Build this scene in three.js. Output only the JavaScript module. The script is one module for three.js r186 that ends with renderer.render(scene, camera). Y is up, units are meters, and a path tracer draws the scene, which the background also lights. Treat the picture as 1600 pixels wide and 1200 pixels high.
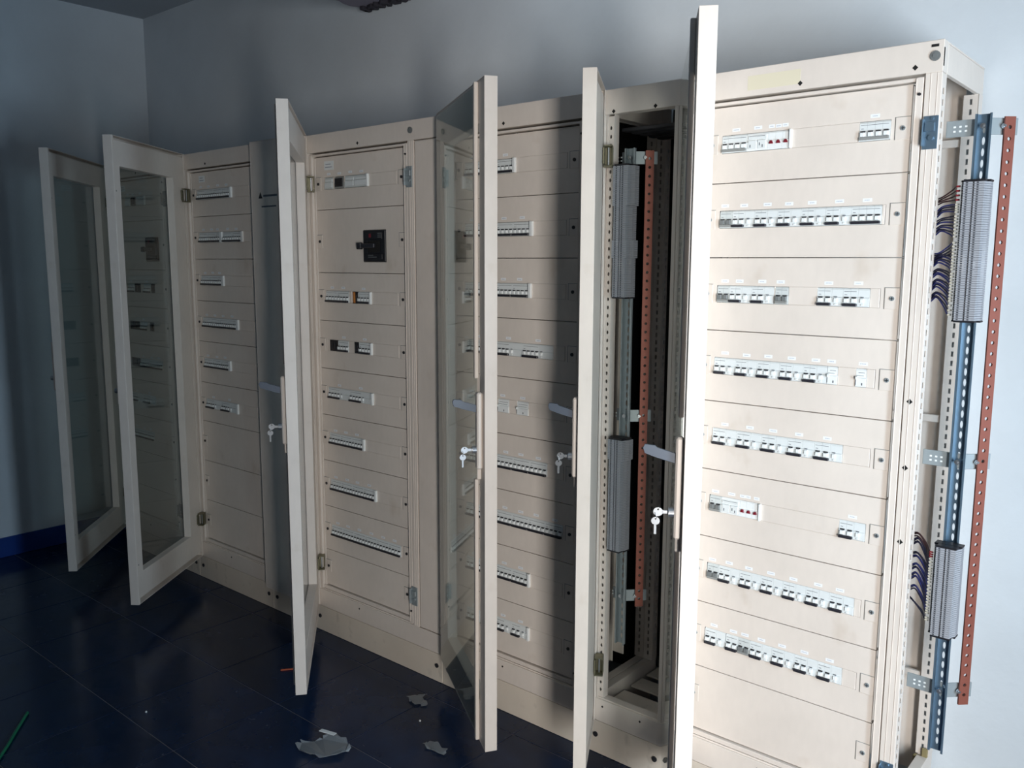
import * as THREE from 'three';
import { mergeGeometries } from 'three/addons/utils/BufferGeometryUtils.js';
import { ImprovedNoise } from 'three/addons/math/ImprovedNoise.js';
import { RectAreaLightUniformsLib } from 'three/addons/lights/RectAreaLightUniformsLib.js';

/* ------------------------------------------------------------------ camera, sky, lights, exposure */
const scene = new THREE.Scene();
const FOCAL = 1341.56;                                             // pixels, for the 1600 x 1200 frame
const camera = new THREE.PerspectiveCamera(2 * Math.atan(600 / FOCAL) * 180 / Math.PI, 1600 / 1200, 0.05, 60);
{
  const yaw = 0.705192, pitch = 0.139925, roll = 0.003376;
  const f = new THREE.Vector3(-Math.sin(yaw) * Math.cos(pitch), -Math.sin(pitch), -Math.cos(yaw) * Math.cos(pitch));
  const r0 = new THREE.Vector3().crossVectors(f, new THREE.Vector3(0, 1, 0)).normalize();
  const u0 = new THREE.Vector3().crossVectors(r0, f);
  const r = r0.clone().multiplyScalar(Math.cos(roll)).addScaledVector(u0, Math.sin(roll));
  const u = u0.clone().multiplyScalar(Math.cos(roll)).addScaledVector(r0, -Math.sin(roll));
  camera.position.set(0.5666, 1.5768, 2.1579);
  camera.quaternion.setFromRotationMatrix(new THREE.Matrix4().makeBasis(r, u, f.clone().negate()));
  scene.add(camera);
}
scene.background = new THREE.Color().setRGB(0.55, 0.66, 0.82);      // overcast sky outside the openings
RectAreaLightUniformsLib.init();
const EXPOSURE = 0.81;
const XR = 1.4, ZF = 6.4, XL = -4.4, ZB = -0.4, HC = 2.955;          // room: right, front, left, back wall, ceiling
const DOORWAY = { z0: 1.74, z1: 2.52, y1: 2.06 };                   // daylight comes in through this doorway
const WINDOW = { z0: 0.80, z1: 1.15, y0: 0.85, y1: 1.75 };          // and through this small window
function daylight(w, h, [x, y, z], [dx, dy, dz], intensity, color) {   // bright ground and walls outdoors, seen through an opening
  const l = new THREE.RectAreaLight(color, intensity, w, h);
  l.position.set(x, y, z); l.lookAt(x + dx, y + dy, z + dz); l.name = 'daylight'; scene.add(l);
}
daylight(1.48, 2.1, [2.26, 1.05, 3.545], [-0.75, 0, -0.66], 51, new THREE.Color().setRGB(1, 0.96, 0.918));
daylight(WINDOW.z1 - WINDOW.z0, WINDOW.y1 - WINDOW.y0, [XR + 0.02, (WINDOW.y0 + WINDOW.y1) / 2, (WINDOW.z0 + WINDOW.z1) / 2], [-1, 0, 0], 48, new THREE.Color().setRGB(0.62, 0.82, 1));

/* ------------------------------------------------------------------ helpers */
let seed = 20240611;
const rnd = () => { seed = (seed * 1664525 + 1013904223) >>> 0; return seed / 4294967296; };
const rr = (a, b) => a + (b - a) * rnd();
const used = {};
function numbered(n) { const k = used[n] = (used[n] ?? -1) + 1; return k ? `${n}_${String(k).padStart(3, '0')}` : n; }
function uvBox(g) {                                                 // uv in metres, from the main direction of each normal
  const p = g.attributes.position, n = g.attributes.normal, uv = new Float32Array(p.count * 2);
  for (let i = 0; i < p.count; i++) {
    const ax = Math.abs(n.getX(i)), ay = Math.abs(n.getY(i)), az = Math.abs(n.getZ(i));
    if (ax > ay && ax > az) { uv[2 * i] = p.getZ(i); uv[2 * i + 1] = p.getY(i); }
    else if (ay > az) { uv[2 * i] = p.getX(i); uv[2 * i + 1] = p.getZ(i); }
    else { uv[2 * i] = p.getX(i); uv[2 * i + 1] = p.getY(i); }
  }
  g.setAttribute('uv', new THREE.BufferAttribute(uv, 2));
  return g;
}
function flat(g) { const k = g.index ? g.toNonIndexed() : g; k.computeVertexNormals(); return k; }
function box(x0, x1, y0, y1, z0, z1, c = 0.0012) {                  // chamfered box between two corners
  if (x0 > x1) [x0, x1] = [x1, x0]; if (y0 > y1) [y0, y1] = [y1, y0]; if (z0 > z1) [z0, z1] = [z1, z0];
  c = Math.min(c, (x1 - x0) * 0.3, (y1 - y0) * 0.3, (z1 - z0) * 0.3);
  const pos = [], lo = [x0, y0, z0], hi = [x1, y1, z1];
  const pt = (s, ax) => [0, 1, 2].map((k) => (s[k] > 0 ? hi[k] - (k === ax ? 0 : c) : lo[k] + (k === ax ? 0 : c)));
  const ctr = [(x0 + x1) / 2, (y0 + y1) / 2, (z0 + z1) / 2];
  const tri = (a, b, d) => {
    const u = [b[0] - a[0], b[1] - a[1], b[2] - a[2]], v = [d[0] - a[0], d[1] - a[1], d[2] - a[2]];
    const n = [u[1] * v[2] - u[2] * v[1], u[2] * v[0] - u[0] * v[2], u[0] * v[1] - u[1] * v[0]];
    const out = n[0] * (a[0] - ctr[0]) + n[1] * (a[1] - ctr[1]) + n[2] * (a[2] - ctr[2]);
    pos.push(...a, ...(out > 0 ? [...b, ...d] : [...d, ...b]));
  };
  const quad = (a, b, d, e) => { tri(a, b, d); tri(a, d, e); };
  for (let ax = 0; ax < 3; ax++) for (const s of [-1, 1]) {
    const i = (ax + 1) % 3, j = (ax + 2) % 3;
    const P = (a, b) => { const t = [0, 0, 0]; t[ax] = s; t[i] = a; t[j] = b; return pt(t, ax); };
    quad(P(-1, -1), P(1, -1), P(1, 1), P(-1, 1));
  }
  for (let ax = 0; ax < 3; ax++) {                                  // the twelve edges
    const i = (ax + 1) % 3, j = (ax + 2) % 3;
    for (const a of [-1, 1]) for (const b of [-1, 1]) {
      const P = (e, face) => { const t = [0, 0, 0]; t[ax] = e; t[i] = a; t[j] = b; return pt(t, face); };
      quad(P(-1, i), P(1, i), P(1, j), P(-1, j));
    }
  }
  for (const a of [-1, 1]) for (const b of [-1, 1]) for (const d of [-1, 1]) { const t = [a, b, d]; tri(pt(t, 0), pt(t, 1), pt(t, 2)); }
  const g = new THREE.BufferGeometry();
  g.setAttribute('position', new THREE.Float32BufferAttribute(pos, 3)); g.computeVertexNormals();
  return uvBox(g);
}
function extr(shape, depth, bevel = 0) {
  const g = new THREE.ExtrudeGeometry(shape, { depth, bevelEnabled: bevel > 0, bevelThickness: bevel, bevelSize: bevel, bevelOffset: -bevel, bevelSegments: 1, curveSegments: 6 });
  return uvBox(g.index ? g.toNonIndexed() : g);
}
function rectPath(T, x0, x1, y0, y1) { const s = new T(); s.moveTo(x0, y0); s.lineTo(x1, y0); s.lineTo(x1, y1); s.lineTo(x0, y1); s.closePath(); return s; }
const rectShape = (x0, x1, y0, y1) => rectPath(THREE.Shape, x0, x1, y0, y1);
const rectHole = (x0, x1, y0, y1) => rectPath(THREE.Path, x0, x1, y0, y1);
function poly(pts) { const s = new THREE.Shape(); pts.forEach(([x, y], i) => (i ? s.lineTo(x, y) : s.moveTo(x, y))); s.closePath(); return s; }
function slotStrip(w, y0, y1, pitch, hw, hh, t, round = false) {    // punched steel strip, x centred on 0, z from -t to 0
  const s = rectShape(-w / 2, w / 2, y0, y1);
  for (let y = y0 + pitch; y < y1 - pitch * 0.6; y += pitch) {
    if (round) { const h = new THREE.Path(); h.absellipse(0, y, hw / 2, hh / 2, 0, Math.PI * 2); s.holes.push(h); }
    else s.holes.push(rectHole(-hw / 2, hw / 2, y - hh / 2, y + hh / 2));
  }
  const g = extr(s, t); g.translate(0, 0, -t); return g;
}
function cyl(r, h, seg = 16, axis = 'z') {
  const g = flat(new THREE.CylinderGeometry(r, r, h, seg));
  if (axis === 'z') g.rotateX(Math.PI / 2); if (axis === 'x') g.rotateZ(Math.PI / 2);
  return uvBox(g);
}
function tube(pts, r, seg = 20, rad = 6) {
  const g = new THREE.TubeGeometry(new THREE.CatmullRomCurve3(pts.map((p) => new THREE.Vector3(...p))), seg, r, rad, false).toNonIndexed();
  return uvBox(g);
}
const clean = (g) => { const k = g.index ? g.toNonIndexed() : g; for (const n of Object.keys(k.attributes)) if (!['position', 'normal', 'uv'].includes(n)) k.deleteAttribute(n); return k; };
const merge = (list) => (Array.isArray(list) ? (list.length > 1 ? mergeGeometries(list.map(clean)) : clean(list[0])) : clean(list));
function mesh(name, geos, mat, parent, label) {
  const m = new THREE.Mesh(merge(geos), mat);
  m.name = parent ? name : numbered(name); m.castShadow = m.receiveShadow = true;
  if (label) m.userData.label = label;
  (parent || scene).add(m); return m;
}
function shared(name, geo, mat, parent, x = 0, y = 0, z = 0) {       // a part whose geometry is shared with others
  const m = new THREE.Mesh(geo, mat); m.name = name; m.position.set(x, y, z); m.castShadow = m.receiveShadow = true; parent.add(m); return m;
}
function tag(o, label, category, group) { o.userData = { label, category }; if (group) o.userData.group = group; return o; }
function thing(name, label, category, [x, y, z] = [0, 0, 0], group) {
  const o = new THREE.Group(); o.name = numbered(name); o.position.set(x, y, z); scene.add(o);
  return tag(o, label, category, group);
}
function struct(name, geos, mat) { const m = mesh(name, geos, mat); m.name = name; m.userData.kind = 'structure'; return m; }

/* ------------------------------------------------------------------ textures and materials */
const perlin = new ImprovedNoise();
function fbm(x, y, z, oct = 4) { let a = 0.5, s = 0, f = 1; for (let i = 0; i < oct; i++) { s += a * perlin.noise(x * f, y * f, z + i * 7.3); a *= 0.5; f *= 2.1; } return s; }
function noiseTex(size, metres, fn, srgb) {                          // fn(u, v in metres) -> [r, g, b] 0..1
  const d = new Uint8Array(size * size * 4);
  for (let j = 0; j < size; j++) for (let i = 0; i < size; i++) {
    const c = fn(i / size * metres, j / size * metres), k = (j * size + i) * 4;
    for (let q = 0; q < 3; q++) d[k + q] = Math.max(0, Math.min(255, c[q] * 255)); d[k + 3] = 255;
  }
  const t = new THREE.DataTexture(d, size, size); t.wrapS = t.wrapT = THREE.MirroredRepeatWrapping; t.magFilter = THREE.LinearFilter;
  t.repeat.set(1 / metres, 1 / metres); if (srgb) t.colorSpace = THREE.SRGBColorSpace; t.needsUpdate = true; return t;
}
const paintMap = noiseTex(512, 1.1, (u, v) => { const k = 0.975 + 0.045 * fbm(u * 5, v * 5, 1) + 0.02 * fbm(u * 60, v * 22, 4, 2), w = Math.max(0, fbm(u * 9, v * 7, 9) - 0.28) * 0.25; return [k - w * 0.8, k - w, k - w * 1.25]; }, true);
const dirtMap = noiseTex(512, 0.9, (u, v) => { const k = 0.96 + 0.05 * fbm(u * 6, v * 6, 2) - Math.max(0, fbm(u * 16, v * 10, 5) - 0.2) * 0.5; return [k, k - 0.01, k - 0.03]; }, true);
const wallMap = noiseTex(512, 2.2, (u, v) => { const k = 0.965 + 0.05 * fbm(u * 3, v * 3, 3); return [k, k, k]; }, true);
const wallBump = noiseTex(512, 0.6, (u, v) => { const k = 0.5 + 0.5 * fbm(u * 30, v * 30, 6); return [k, k, k]; });
const tileMap = noiseTex(512, 1.3, (u, v) => { const k = 0.9 + 0.25 * fbm(u * 7, v * 7, 8) + Math.max(0, fbm(u * 40, v * 40, 2) - 0.3) * 0.9; return [k, k, k]; }, true);
const tileRough = noiseTex(512, 1.7, (u, v) => { const k = 0.22 + 0.16 * fbm(u * 5, v * 5, 12) + 0.10 * fbm(u * 32, v * 32, 5); return [k, k, k]; });
const S = (r, g, b) => new THREE.Color().setRGB(r / 255, g / 255, b / 255, THREE.SRGBColorSpace);
const std = (color, roughness, extra = {}) => new THREE.MeshStandardMaterial({ color, roughness, metalness: 0, ...extra });
const M = {
  cream: std(S(230, 220, 210), 0.42, { map: paintMap }),
  creamPlinth: std(S(226, 217, 206), 0.5, { map: dirtMap }),
  wall: std(S(222, 229, 234), 0.9, { map: wallMap, bumpMap: wallBump, bumpScale: 0.0015 }),
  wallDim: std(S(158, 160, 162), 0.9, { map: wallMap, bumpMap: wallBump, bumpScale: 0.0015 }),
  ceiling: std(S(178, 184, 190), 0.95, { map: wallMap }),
  tile: new THREE.MeshPhysicalMaterial({ color: S(20, 42, 74), roughness: 1, specularIntensity: 0.62, map: tileMap, roughnessMap: tileRough }),
  grout: std(S(112, 106, 108), 0.9),
  skirting: std(S(22, 62, 140), 0.35),
  residue: std(S(222, 214, 190), 0.7),
  print: std(S(168, 172, 182), 0.8),
  jamb: std(S(210, 210, 206), 0.6),
  white: std(S(232, 236, 236), 0.5),
  module: std(S(221, 226, 226), 0.45),
  moduleGrey: std(S(205, 211, 210), 0.5),
  toggleGrey: std(S(112, 116, 116), 0.5),
  barGrey: std(S(140, 142, 140), 0.5),
  black: std(S(24, 24, 30), 0.45),
  barBlack: std(S(36, 36, 44), 0.4),
  dark: std(S(40, 40, 44), 0.6),
  ink: std(S(96, 100, 108), 0.8),
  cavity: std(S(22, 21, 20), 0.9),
  red: std(S(120, 26, 40), 0.3),
  zinc: std(S(132, 158, 178), 0.34, { metalness: 0.75, map: paintMap }),
  zincDull: std(S(166, 176, 180), 0.5, { metalness: 0.55, map: paintMap }),
  bronze: std(S(126, 122, 100), 0.4, { metalness: 0.7 }),
  steel: std(S(196, 200, 204), 0.28, { metalness: 0.9 }),
  copper: std(S(148, 88, 76), 0.5, { metalness: 0.35, map: dirtMap }),
  terminal: std(S(154, 156, 162), 0.55),
  terminalDark: std(S(62, 64, 70), 0.6),
  leverGrey: std(S(72, 80, 92), 0.45),
  wireBlue: std(S(36, 44, 112), 0.45),
  wireNavy: std(S(26, 28, 58), 0.45),
  wireBrown: std(S(58, 30, 34), 0.45),
  ferrule: std(S(226, 226, 214), 0.5),
  ferruleRed: std(S(150, 40, 50), 0.5),
  orange: std(S(214, 140, 74), 0.7),
  glass: new THREE.MeshPhysicalMaterial({ color: S(236, 240, 238), roughness: 0.02, transmission: 1, thickness: 0, ior: 1.5 }),
  plastic: new THREE.MeshPhysicalMaterial({ color: S(220, 226, 230), roughness: 0.3, transmission: 0.82, thickness: 0, ior: 1.45 }),
  green: std(S(20, 120, 84), 0.5),
  rust: std(S(190, 92, 60), 0.7),
  foam: std(S(128, 124, 138), 0.95),
  foamDark: std(S(52, 50, 58), 0.95),
  glue: std(S(138, 126, 88), 0.6),
};
function labelTex(k) {                                               // small print too soft to read in the photograph
  const c = document.createElement('canvas'); c.width = 96; c.height = 40; const x = c.getContext('2d');
  x.fillStyle = '#eef0f2'; x.fillRect(0, 0, 96, 40); x.fillStyle = 'rgba(140,148,165,0.75)';
  let a = 16 + k * 3; while (a < 74 - k * 4) { const w = 4 + ((a * 7 + k * 13) % 9); x.fillRect(a, 15 + (a % 3), w, 9); a += w + 3; }
  const t = new THREE.CanvasTexture(c); t.colorSpace = THREE.SRGBColorSpace; return t;
}
M.labels = [0, 1, 2].map((k) => std(new THREE.Color(1, 1, 1), 0.6, { map: labelTex(k) }));

/* ------------------------------------------------------------------ the room */
{
  const T = 0.2;
  struct('wall_back', box(XL - T, XR + T, -0.1, HC + T, ZB - T, ZB, 0), M.wall);
  struct('wall_left', box(XL - T, XL, -0.1, HC + T, ZB, ZF, 0), M.wall);
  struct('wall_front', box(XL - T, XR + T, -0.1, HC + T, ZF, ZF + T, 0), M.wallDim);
  const D = DOORWAY, W = WINDOW;
  const TR = 0.07, side = new THREE.Shape(); side.moveTo(ZB, -0.1); side.lineTo(ZF, -0.1); side.lineTo(ZF, HC + T); side.lineTo(ZB, HC + T); side.closePath();
  side.holes.push(rectHole(D.z0, D.z1, 0, D.y1), rectHole(W.z0, W.z1, W.y0, W.y1));
  const g = extr(side, TR); g.rotateY(-Math.PI / 2); g.translate(XR + TR, 0, 0);
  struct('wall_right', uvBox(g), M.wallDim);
  struct('ceiling', box(XL - T, XR + T, HC, HC + T, ZB - T, ZF + T, 0), M.ceiling);
  struct('trim_1', [box(XR - 0.015, XR + 0.005, 0, D.y1 + 0.06, D.z0 - 0.06, D.z0 - 0.002), box(XR - 0.015, XR + 0.005, 0, D.y1 + 0.06, D.z1 + 0.002, D.z1 + 0.06), box(XR - 0.015, XR + 0.005, D.y1 + 0.002, D.y1 + 0.06, D.z0, D.z1)], M.jamb);
  struct('trim_2', [box(XR - 0.02, XR + 0.005, W.y0 - 0.04, W.y0 - 0.002, W.z0 - 0.04, W.z1 + 0.04), box(XR - 0.01, XR + 0.005, W.y1 + 0.002, W.y1 + 0.04, W.z0 - 0.04, W.z1 + 0.04)], M.jamb);
  struct('baseboard_left', box(XL, XL + 0.012, 0.001, 0.107, ZB + 0.001, ZF - 0.001), M.skirting);
  struct('baseboard_front', box(XL + 0.014, XR - 0.014, 0.001, 0.107, ZF - 0.012, ZF), M.skirting);
  struct('baseboard_right', [box(XR - 0.012, XR, 0.001, 0.107, ZB + 0.014, D.z0 - 0.062)], M.skirting);
  // floor: a grout bed and a glazed navy tile for each cell
  const floor = struct('floor', box(XL - T, XR + T, -0.12, -0.0015, ZB - T, ZF + T, 0), M.grout);
  const px = 0.388, pz = 0.398, j = 0.0016, cache = {};
  const ox = -1.957, oz = 0.092;
  for (let a = Math.floor((XL - ox) / px); ox + a * px < XR; a++) for (let b = Math.floor((ZB - oz) / pz); oz + b * pz < ZF; b++) {
    const x0 = Math.max(XL, ox + a * px), x1 = Math.min(XR, ox + (a + 1) * px), z0 = Math.max(ZB, oz + b * pz), z1 = Math.min(ZF, oz + (b + 1) * pz);
    if (x1 - x0 < 0.02 || z1 - z0 < 0.02) continue;
    const w = x1 - x0 - 2 * j, d = z1 - z0 - 2 * j, v = (a * 3 + b * 5) & 3;
    const key = `${w.toFixed(3)},${d.toFixed(3)},${v}`;
    if (!cache[key]) { const t = box(-w / 2, w / 2, -0.008, 0, -d / 2, d / 2, 0.0008), uv = t.attributes.uv; for (let q = 0; q < uv.count; q++) uv.setXY(q, uv.getX(q) + v * 0.37, uv.getY(q) + v * 0.61); cache[key] = t; }
    shared('tile', cache[key], M.tile, floor, (x0 + x1) / 2, 0, (z0 + z1) / 2);
  }
}

/* ------------------------------------------------------------------ modular devices */
const MOD = 0.018;
const protoCache = {};
function pole(x0, x1, y0 = -0.0225, y1 = 0.0225, z = 0.004) {         // stepped nose of one pole
  const s = poly([[-0.05, y0], [z - 0.0015, y0], [z, y0 + 0.002], [z, -0.001], [z - 0.003, 0.001], [z - 0.003, y1 - 0.004], [z - 0.006, y1], [-0.05, y1]]);
  const g = extr(s, x1 - x0 - 0.0004); g.rotateY(-Math.PI / 2);       // extrude direction to -x, profile z stays in z
  g.translate(x1 - 0.0002, 0, 0); return uvBox(g);
}
const KIND = {
  breaker: { look: 'white four-pole breaker with black bar', poles: 4, tog: 'white', bar: 'black' },
  breakerPale: { look: 'white four-pole breaker with grey bar', poles: 4, tog: 'white', bar: 'grey' },
  double: { look: 'white two-pole breaker with black bar', poles: 2, tog: 'white', bar: 'black' },
  doubleGrey: { look: 'two-pole breaker with grey toggles', poles: 2, tog: 'grey', bar: 'grey' },
  residual: { look: 'white breaker with black bar, test button', poles: 2, tog: 'white', bar: 'black', test: 1 },
  residualFour: { look: 'wide white breaker with test button', poles: 4, tog: 'white', bar: 'black', test: 1 },
  contactor: { look: 'plain white contactor with faint markings', name: 'contactor', cat: 'contactor' },
  relay: { look: 'white relay with small lever', name: 'relay', cat: 'relay' },
  pilot: { look: 'indicator light with dark red lens', name: 'indicator_light', cat: 'indicator light' },
  meter: { look: 'pale grey timer module', name: 'timer_module', cat: 'timer' },
  display: { look: 'grey timer module with a black display', name: 'timer_module', cat: 'timer' },
};
function makeDevice(kind, n) {                                       // origin: centre of the front, x along the row
  const K = KIND[kind], o = new THREE.Group(), w = n * MOD, x0 = -w / 2;
  if (K.poles) {
    const pw = K.test ? (kind === 'residual' ? w * 2 / 3.5 / 2 : w * 4 / 7.3 / 4) : w / K.poles, bw = pw * K.poles;
    const bodies = []; for (let i = 0; i < K.poles; i++) bodies.push(pole(x0 + i * pw, x0 + (i + 1) * pw));
    if (K.test) bodies.push(pole(x0 + bw, x0 + w));
    mesh('body', bodies, K.tog === 'grey' ? M.moduleGrey : M.module, o);
    for (let i = 0; i < K.poles; i++) {
      const c = x0 + (i + 0.5) * pw;
      const t = K.tog === 'grey'
        ? mesh('toggle', box(c - 0.0062, c + 0.0062, -0.0135, -0.0015, 0.002, 0.0105), M.toggleGrey, o)
        : mesh('toggle', box(c - 0.0052, c + 0.0052, -0.0128, -0.0025, 0.002, 0.0095), M.white, o);
      mesh('toggle_slot', box(c - 0.0058, c + 0.0058, -0.0022, 0.0012, 0.0012, 0.0046, 0.0002), M.dark, t);
    }
    if (K.bar === 'black') mesh('toggle_bar', box(x0 + 0.0015, x0 + bw - 0.001, -0.0215, -0.0145, 0.001, 0.0115), M.barBlack, o);
    else mesh('toggle_bar', box(x0 + 0.0015, x0 + bw - 0.001, -0.0205, -0.0135, 0.001, 0.0095), M.barGrey, o);
    mesh('print', [box(x0 + 0.003, x0 + bw - 0.004, 0.0142, 0.0152, 0, 0.0014, 0), box(x0 + 0.004, x0 + 0.010, 0.006, 0.0072, 0, 0.0014, 0)], M.ink, o);
    if (K.test) {
      const c = x0 + bw + Math.min(0.011, (w - bw) * 0.42);
      const b = mesh('test_button', box(c - 0.0045, c + 0.0045, -0.013, -0.002, 0.002, 0.0085), M.white, o);
      mesh('button_mark', box(c - 0.004, c + 0.003, 0, 0.0018, 0.002, 0.0046, 0), M.ink, b);
      mesh('lever_pin', box(c - 0.003, c + 0.0045, -0.0195, -0.0155, 0.002, 0.0065), M.white, o);
    }
  } else if (kind === 'contactor') {
    mesh('body', [pole(x0, x0 + w)], M.white, o);
    mesh('cover', [box(x0 + 0.004, -0.001, -0.018, 0.004, 0.002, 0.006), box(0.001, x0 + w - 0.004, -0.018, 0.004, 0.002, 0.006), box(x0 + 0.003, x0 + w - 0.003, 0.0075, 0.0165, 0, 0.0036)], M.module, o);
    mesh('print', [box(x0 + 0.009, x0 + 0.0115, -0.014, -0.007, 0.005, 0.0063, 0), box(0.006, 0.0085, -0.010, -0.003, 0.005, 0.0063, 0), box(0.014, 0.0165, -0.015, -0.008, 0.005, 0.0063, 0), box(x0 + 0.006, x0 + w - 0.008, 0.0135, 0.0145, 0.002, 0.0039, 0)], M.ink, o);
  } else if (kind === 'relay') {
    mesh('body', [pole(x0, x0 + w)], M.white, o);
    mesh('lever', [box(x0 + 0.001, x0 + 0.0045, -0.004, 0.004, 0.002, 0.011), box(x0 + 0.004, x0 + w - 0.005, 0.0045, 0.0065, 0.001, 0.005)], M.moduleGrey, o);
    mesh('print', [box(x0 + 0.006, x0 + w - 0.004, 0.0125, 0.0135, 0, 0.0014, 0), box(x0 + 0.0005, x0 + 0.0015, -0.018, -0.005, 0.002, 0.0046, 0), box(0.002, 0.005, -0.018, -0.012, 0.002, 0.0046, 0)], M.ink, o);
  } else if (kind === 'pilot') {
    mesh('body', [pole(x0, x0 + w)], M.white, o);
    const l = extr(poly([[-0.0055, -0.0055], [0.0055, -0.0055], [0.0045, -0.001], [0.0018, 0.003], [-0.0018, 0.003], [-0.0045, -0.001]]), 0.004, 0.0008); l.translate(0, -0.003, 0.0035);
    mesh('lens', l, M.red, o);
  } else {
    mesh('body', [pole(x0, x0 + w)], kind === 'display' ? M.barGrey : M.moduleGrey, o);
    if (kind === 'display') mesh('display', box(x0 + 0.004, x0 + w - 0.004, -0.016, 0.016, 0.003, 0.0062), M.black, o);
    else mesh('cover', [box(x0 + 0.004, x0 + w - 0.003, -0.017, 0.003, 0.003, 0.0062), box(x0 + 0.004, x0 + w - 0.003, 0.005, 0.015, 0, 0.0036)], M.module, o);
  }
  return o;
}
function device(kind, n, x, y, z, label, group) {
  const key = kind + n.toFixed(2); protoCache[key] ??= makeDevice(kind, n);
  const o = protoCache[key].clone(); o.name = numbered(KIND[kind].name ?? 'circuit_breaker'); o.position.set(x, y, z);
  tag(o, label, KIND[kind].cat ?? 'circuit breaker', group); scene.add(o); return o;
}

/* ------------------------------------------------------------------ cabinets */
const H = 2.078, DEEP = 0.383, OPEN0 = 0.19, OPEN1 = 2.008, PZ = -0.014;
const ORD = ['first', 'second', 'third', 'fourth', 'fifth', 'sixth', 'seventh', 'eighth', 'ninth'];
const bolt = (x, y, z, r = 0.0085) => { const a = cyl(r, 0.004, 14); a.translate(x, y, z + 0.002); const b = cyl(r * 0.55, 0.003, 6); b.translate(x, y, z + 0.0045); return merge([a, b]); };
function screwGeo(r = 0.0055) {                                       // cross-head screw, flat faces
  const a = cyl(r, 0.003, 12); a.translate(0, 0, 0.0015); return a;
}
const SCREW = screwGeo(), CROSS = merge([box(-0.0042, 0.0042, -0.0009, 0.0009, 0.0026, 0.0033, 0), box(-0.0009, 0.0009, -0.0042, 0.0042, 0.0026, 0.0033, 0)]);
function carcass(o, X0, X1, op0, op1, opt = {}) {                     // shell of one cabinet; world x, group origin at X0
  const L = (x) => x - X0, W = X1 - X0, g = 0.0008;
  mesh('plinth', [box(g, W - g, 0.001, 0.112, -0.02, -0.002), box(g, 0.02, 0.001, 0.112, -DEEP + 0.02, -0.021), box(W - 0.02, W - g, 0.001, 0.112, -DEEP + 0.02, -0.021)], M.creamPlinth, o);
  for (const x of opt.bolts ?? [0.03, W - 0.03]) mesh('bolt', bolt(x, 0.065, -0.002), M.dark, o);
  mesh('bottom_rail', [box(g, W - g, 0.1145, OPEN0, -0.036, 0), box(L(op0) - 0.01, L(op1) + 0.01, OPEN0 - 0.004, OPEN0 + 0.004, -0.036, -0.006)], M.cream, o);
  mesh('top_rail', [box(g, W - g, OPEN1, H, -0.036, 0), box(g, W - g, H - 0.004, H, -DEEP, -0.037)], M.cream, o);
  mesh('rail_hole', [...(opt.holes ?? [W * 0.5]).map((x) => { const q = box(-0.0045, 0.0045, -0.0045, 0.0045, -0.003, 0.0006, 0); q.rotateZ(Math.PI / 4); q.translate(x, H - 0.055 + (opt.holeDy ?? 0), 0); return uvBox(q); }), ...(opt.lowHoles ?? [W * 0.5]).map((x) => { const q = box(-0.003, 0.003, -0.003, 0.003, -0.003, 0.0006, 0); q.rotateZ(Math.PI / 4); q.translate(x, 0.168, 0); return uvBox(q); })], M.cavity, o);
  // corner posts: folded front face, inner return and punched side web
  const post = (xa, xb, flip) => {
    const s = flip ? xb : xa, e = flip ? xa : xb, k = flip ? 1 : -1;
    const web = slotStrip(0.03, OPEN0 + 0.002, OPEN1 - 0.002, 0.025, 0.012, 0.014, 0.002); web.rotateY(Math.PI / 2); web.translate(s, 0, -0.019);
    return [box(xa, xb, OPEN0, OPEN1, -0.004, 0), box(e, e + k * 0.002, OPEN0, OPEN1, -0.034, -0.004, 0), web, box(xa, xb, OPEN0, OPEN1, -0.0365, -0.0345, 0),
      box(xa + 0.012, xa + 0.0135, OPEN0 + 0.002, OPEN1 - 0.002, -0.001, 0.0012), box(xb - 0.010, xb - 0.0085, OPEN0 + 0.002, OPEN1 - 0.002, -0.001, 0.0012)];
  };
  mesh('post', post(g, L(op0) - 0.001, false), M.cream, o);
  mesh('post', post(L(op1) + 0.001, opt.postEnd ? L(opt.postEnd) : W - g, true), M.cream, o);
  for (const [xa, xb] of [[g, 0.034], [W - 0.036, W - g]]) {
    const s = slotStrip(xb - xa, OPEN0, OPEN1, 0.025, 0.006, 0.014, 0.002); s.translate((xa + xb) / 2, 0, -DEEP + 0.04);
    const w = slotStrip(0.034, OPEN0, OPEN1, 0.025, 0.006, 0.012, 0.002); w.rotateY(Math.PI / 2); w.translate(xb > W / 2 ? xa : xb, 0, -DEEP + 0.02);
    const f = xb > W / 2 ? xb : xa;
    mesh('post', [s, w, box(f - 0.001, f + 0.001, OPEN0, OPEN1, -DEEP + 0.003, -DEEP + 0.04, 0)], M.cream, o);
  }
  for (const q of [box(g, 0.03, OPEN1, H - 0.005, -DEEP + 0.002, -0.037), box(g, 0.03, 0.1145, OPEN0, -DEEP + 0.002, -0.037)]) mesh('side_rail', q, M.cream, o);
  for (const q of [[box(W - 0.012, W - g, OPEN1, H - 0.005, -DEEP + 0.002, -0.037), box(W - 0.04, W - 0.011, OPEN1 + 0.02, OPEN1 + 0.03, -DEEP + 0.002, -0.037)], box(W - 0.03, W - g, 0.1145, OPEN0, -DEEP + 0.002, -0.037)]) mesh('side_rail', q, M.cream, o);
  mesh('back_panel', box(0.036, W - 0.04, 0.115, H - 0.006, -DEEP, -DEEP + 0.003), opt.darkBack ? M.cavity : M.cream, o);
  if (opt.leftSide) mesh('side_panel', box(-0.0016, 0, 0.115, H - 0.006, -DEEP, -0.037, 0), M.cream, o);
}
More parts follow.
